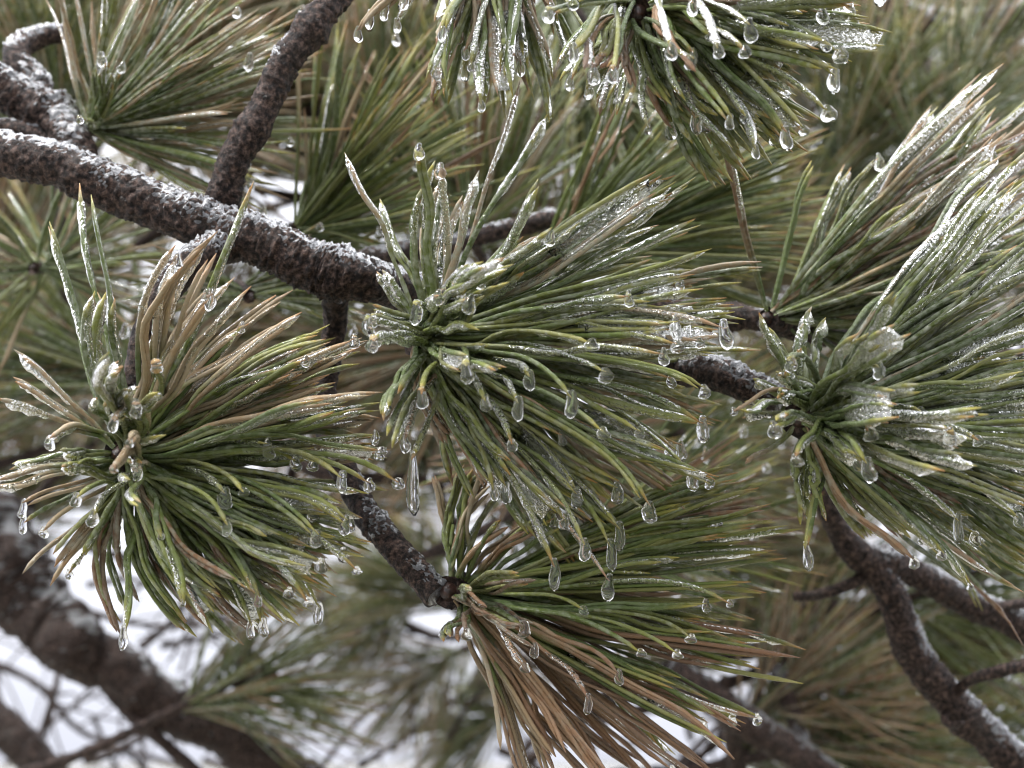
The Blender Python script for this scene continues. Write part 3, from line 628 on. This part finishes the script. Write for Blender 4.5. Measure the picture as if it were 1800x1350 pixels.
# ------------------------------------------------------------------ blurred shoots deeper in the tree (shared meshes)
def far_proto(kinds, seed, nn=105):
    rng = np.random.RandomState(seed); g = Geo(); ax = np.array([1.0, 0, 0])
    for i in range(nn):
        s0 = rng.rand()*.09; phi = rng.rand()*2*math.pi; sp_ = rng.uniform(.25, 1.15)
        rad = np.array([0, math.cos(phi), math.sin(phi)])
        d = nrm(ax*math.cos(sp_)+rad*math.sin(sp_)); L = rng.uniform(.10, .155)
        p0 = ax*(s0-.09)+rad*.004
        for q in range(2):
            dd = nrm(d+rng.randn(3)*.05); bend = nrm(dd+ax*.35+DOWN*.15)
            c = bez(p0, p0+dd*L*.35, p0+dd*L*.7+bend*.0, p0+(dd*.65+bend*.35)*L, np.linspace(0, 1, 5))
            v, f, cc = needle_geo(c, .00105, kinds[rng.randint(len(kinds))], rng, 4, rng.uniform(.1, .9), .04); g.add(v, f, cc)
    t = np.linspace(-.26, .01, 30)
    tw = np.stack([t, .006*np.sin(t*22), .004*np.cos(t*17)], 1); rr = .005*(1+.2*rng.randn(30)); v, f = sweep(tw, rr, rr, 8)
    h = Geo(); h.add(v, f)
    return g.mesh('needles', M_FAR), h.mesh('twig', M_BARK)
protos = {'g': [far_proto('gggggt', 101), far_proto('ggggb', 102), far_proto('gggg', 103)], 't': [far_proto('ttbg', 104), far_proto('tgbt', 105)], 'b': [far_proto('bbtg', 106)]}
LM = [(728, 590, 'the central tuft'), (212, 800, 'the tan topped tuft'), (1450, 735, 'the dense tuft'), (900, 1080, 'the brown needled low tuft'), (1150, 60, 'the tuft hanging in from above'), (1620, 420, 'the long frosted shoot'),
      (150, 200, 'the knotty branch junction'), (500, 130, 'the upright twig'), (250, 370, 'the thick main branch'), (1620, 1100, 'the forked frosty branch'), (180, 1170, 'the heavy blurred limb'), (1320, 1280, 'the blurred forked limb'), (1010, 400, 'the deep green shaded shoot'), (620, 820, 'the hanging side twig'), (1650, 120, 'the dark limb past the hanging tuft')]
LAB = {'g': ('%sblurred green pine shoot behind %s', 'blurred green shoots deep in the tree'),
       't': ('%sblurred straw coloured pine shoot behind %s', 'blurred straw coloured shoots deep in the tree'),
       'b': ('%sblurred brown pine shoot behind %s', 'blurred brown shoots deep in the tree')}
def far(px, py, d, kind, ang, toward=0., sc=1.0):
    pr = protos[kind]; ne, tw = pr[rs.randint(len(pr))]
    root = empty('pine_shoot', P(px, py, d))
    where, depth = min(LM, key=lambda q: (q[0]-px)**2+(q[1]-py)**2)[2], 'far ' if d > 2.1 else ''
    tag(root, LAB[kind][0] % (depth, where), 'pine shoot', LAB[kind][1])
    a = math.radians(ang); x = nrm((RIGHT*math.cos(a)+CUP*math.sin(a))*math.cos(toward) - VIEW*math.sin(toward))
    y = nrm(np.cross(np.array([.1, .2, 1.0]), x)); z = np.cross(x, y); roll = rs.rand()*6.28
    m = Matrix(((x[0], y[0], z[0]), (x[1], y[1], z[1]), (x[2], y[2], z[2]))) @ Matrix.Rotation(roll*.0, 3, 'X')
    root.rotation_euler = m.to_euler(); root.scale = (sc, sc, sc)
    o = bpy.data.objects.new('needle_mass', ne); o.parent = root; o['kind'] = 'stuff'; col.objects.link(o)
    o = bpy.data.objects.new('twig', tw); o.parent = root; col.objects.link(o)
# placed by eye from the photograph: (px, py, distance, kind, heading)
for it in [(1540, 160, 1.5, 'g', 80), (1700, 160, 1.45, 'g', 60), (1450, 330, 1.6, 'g', 250), (1760, 60, 1.7, 't', 50), (1600, 280, 1.8, 'g', 20), (1640, 60, 2.0, 'g', 110), (1780, 330, 1.6, 'g', 30), (1500, 60, 2.1, 'g', 70),
           (700, 120, 1.5, 'g', 80), (620, 60, 1.7, 't', 100), (780, 260, 1.6, 't', 40), (900, 130, 1.8, 'g', 60), (560, 180, 1.6, 't', 40), (450, 60, 1.6, 'g', 30), (340, 40, 1.6, 'g', 60), (60, 40, 1.4, 'g', 80), (110, 90, 1.35, 'g', 85), (260, 120, 1.7, 't', 30),
           (60, 430, 1.5, 'b', 60), (20, 560, 1.5, 'g', 200), (80, 600, 1.35, 'g', 160), (330, 620, 1.5, 'b', 10), (450, 590, 1.6, 'g', 30), (650, 650, 1.5, 'b', 200), (560, 700, 1.7, 'g', 20), (700, 1000, 1.9, 'g', 150), (620, 1090, 2.2, 'g', 200), (470, 1190, 1.6, 'g', 20), (720, 1200, 2.2, 't', 200),
           (800, 1290, 2.3, 'g', 190), (880, 1180, 2.3, 't', 30), (1430, 980, 1.7, 'g', 70), (1500, 1130, 1.6, 'g', 20), (1600, 1200, 1.7, 'g', 40), (1700, 1100, 1.6, 'g', 10), (1760, 1010, 1.5, 'g', 20), (1430, 1190, 1.5, 'b', 30), (1540, 1310, 1.5, 'g', 10), (1440, 1290, 1.55, 't', 20),
           (1650, 1330, 1.6, 'g', 20), (1760, 1230, 1.7, 'g', 60), (1350, 1060, 1.7, 'g', 40), (1250, 950, 1.6, 'g', 20), (1330, 880, 1.6, 'b', 40), (1200, 1130, 1.8, 't', 30), (1350, 700, 1.6, 'g', 60), (1280, 480, 1.5, 't', 30), (1380, 420, 1.5, 'g', 40), (1220, 280, 1.5, 'g', 40), (1180, 770, 1.35, 'g', 20), (1130, 830, 1.45, 'g', 10), (1060, 190, 1.3, 'g', 300), (970, 150, 1.35, 'g', 280), (1150, 230, 1.4, 'g', 320)]:
    far(it[0], it[1], it[2], it[3], it[4]+rs.uniform(-12, 12), rs.uniform(-.4, .5), rs.uniform(.9, 1.2))
# the tree goes on upward and to both sides, thin towards the sky gap low on the side of the heavy limb
n_far = 0
while n_far < 80:
    x, y = rs.uniform(-300, 2100), rs.uniform(-250, 1500); d = rs.uniform(1.5, 3.0)
    open_ = 1.0
    if x < 900 and y > 880: open_ = .04 if y > 960 else .3
    elif 900 <= x < 1250 and y > 1100: open_ = .25
    elif y > 1350: open_ = .3
    elif x > 1450 and y < 330: open_ = .35
    if rs.rand() > open_: continue
    k = ('g', 'g', 'g', 'g', 't', 'b')[rs.randint(6)]
    far(x, y, d, k, rs.uniform(-30, 120), rs.uniform(-.5, .6), rs.uniform(.9, 1.3)); n_far += 1
# bare twigs far behind, a fine web against the white sky
TW = [[(150, 960, 2.2), (300, 1010, 2.2), (420, 1120, 2.2), (520, 1250, 2.25)], [(110, 1060, 2.4), (230, 1095, 2.4), (330, 1100, 2.4), (430, 1085, 2.4)], [(-60, 1150, 2.6), (60, 1200, 2.6), (150, 1290, 2.6), (330, 1350, 2.6)],
      [(60, 1330, 2.3), (100, 1200, 2.3), (90, 1120, 2.4)], [(250, 1380, 2.8), (260, 1270, 2.8), (330, 1190, 2.8), (420, 1150, 2.8)], [(380, 1370, 2.5), (450, 1330, 2.5), (560, 1300, 2.5), (700, 1320, 2.5)], [(540, 1380, 2.4), (640, 1260, 2.4), (720, 1230, 2.4), (860, 1200, 2.4)],
      [(1150, 1380, 2.2), (1230, 1310, 2.2), (1280, 1260, 2.2)], [(0, 1040, 3.0), (60, 1110, 3.0), (180, 1130, 3.0), (240, 1220, 3.0)], [(300, 900, 2.0), (360, 1000, 2.0), (340, 1080, 2.1), (300, 1160, 2.2)], [(880, 1380, 2.6), (960, 1280, 2.6), (1060, 1270, 2.6), (1180, 1240, 2.6)],
      [(-20, 820, 1.9), (80, 790, 1.9), (160, 720, 1.9), (260, 660, 1.95)], [(0, 700, 2.1), (90, 740, 2.1), (200, 760, 2.1), (320, 720, 2.1)], [(600, 860, 2.1), (560, 1000, 2.1), (570, 1120, 2.1), (520, 1200, 2.1)], [(820, 870, 2.0), (800, 960, 2.0), (720, 1000, 2.0), (600, 980, 2.0)]]
for j in range(26):
    x, y, d = rs.uniform(-80, 1150), rs.uniform(1020, 1380), rs.uniform(2.0, 3.4); a = rs.uniform(-1.2, 1.0); q = [(x, y, d)]
    for _ in range(3): a += rs.uniform(-.5, .5); q.append((q[-1][0]+math.cos(a)*70, q[-1][1]+math.sin(a)*70, d))
    TW.append(q)
for w in TW:
    pts = [P(*p) for p in w]; o0 = pts[0]; root = empty('bare_twig', o0)
    tag(root, 'thin bare twig far behind, a soft line against the pale sky', 'twig', 'bare twigs far behind')
    q = rs.uniform(.0025, .006)
    c, r, dirs, rr, v, f = bark_tube(pts, [q*1.3, q, q*.7], o0, lump=.2, step=.012, k=8); g = Geo(); g.add(v, f); b = g.build('limb', M_BARK, root)
    for j in range(5):
        i = rs.randint(3, len(c)-2); d = nrm(rs.randn(3)*np.array([1, .6, 1])+nrm(c[-1]-c[0])*.6); L = rs.uniform(.05, .16)
        cc = spline([c[i], c[i]+d*L*.5+rs.randn(3)*.008, c[i]+d*L+DOWN*.01], 8); v, f = sweep(cc, q*.35, q*.35, 5); g = Geo(); g.add(v-o0, f); g.build('side_twig', M_BARK, root)
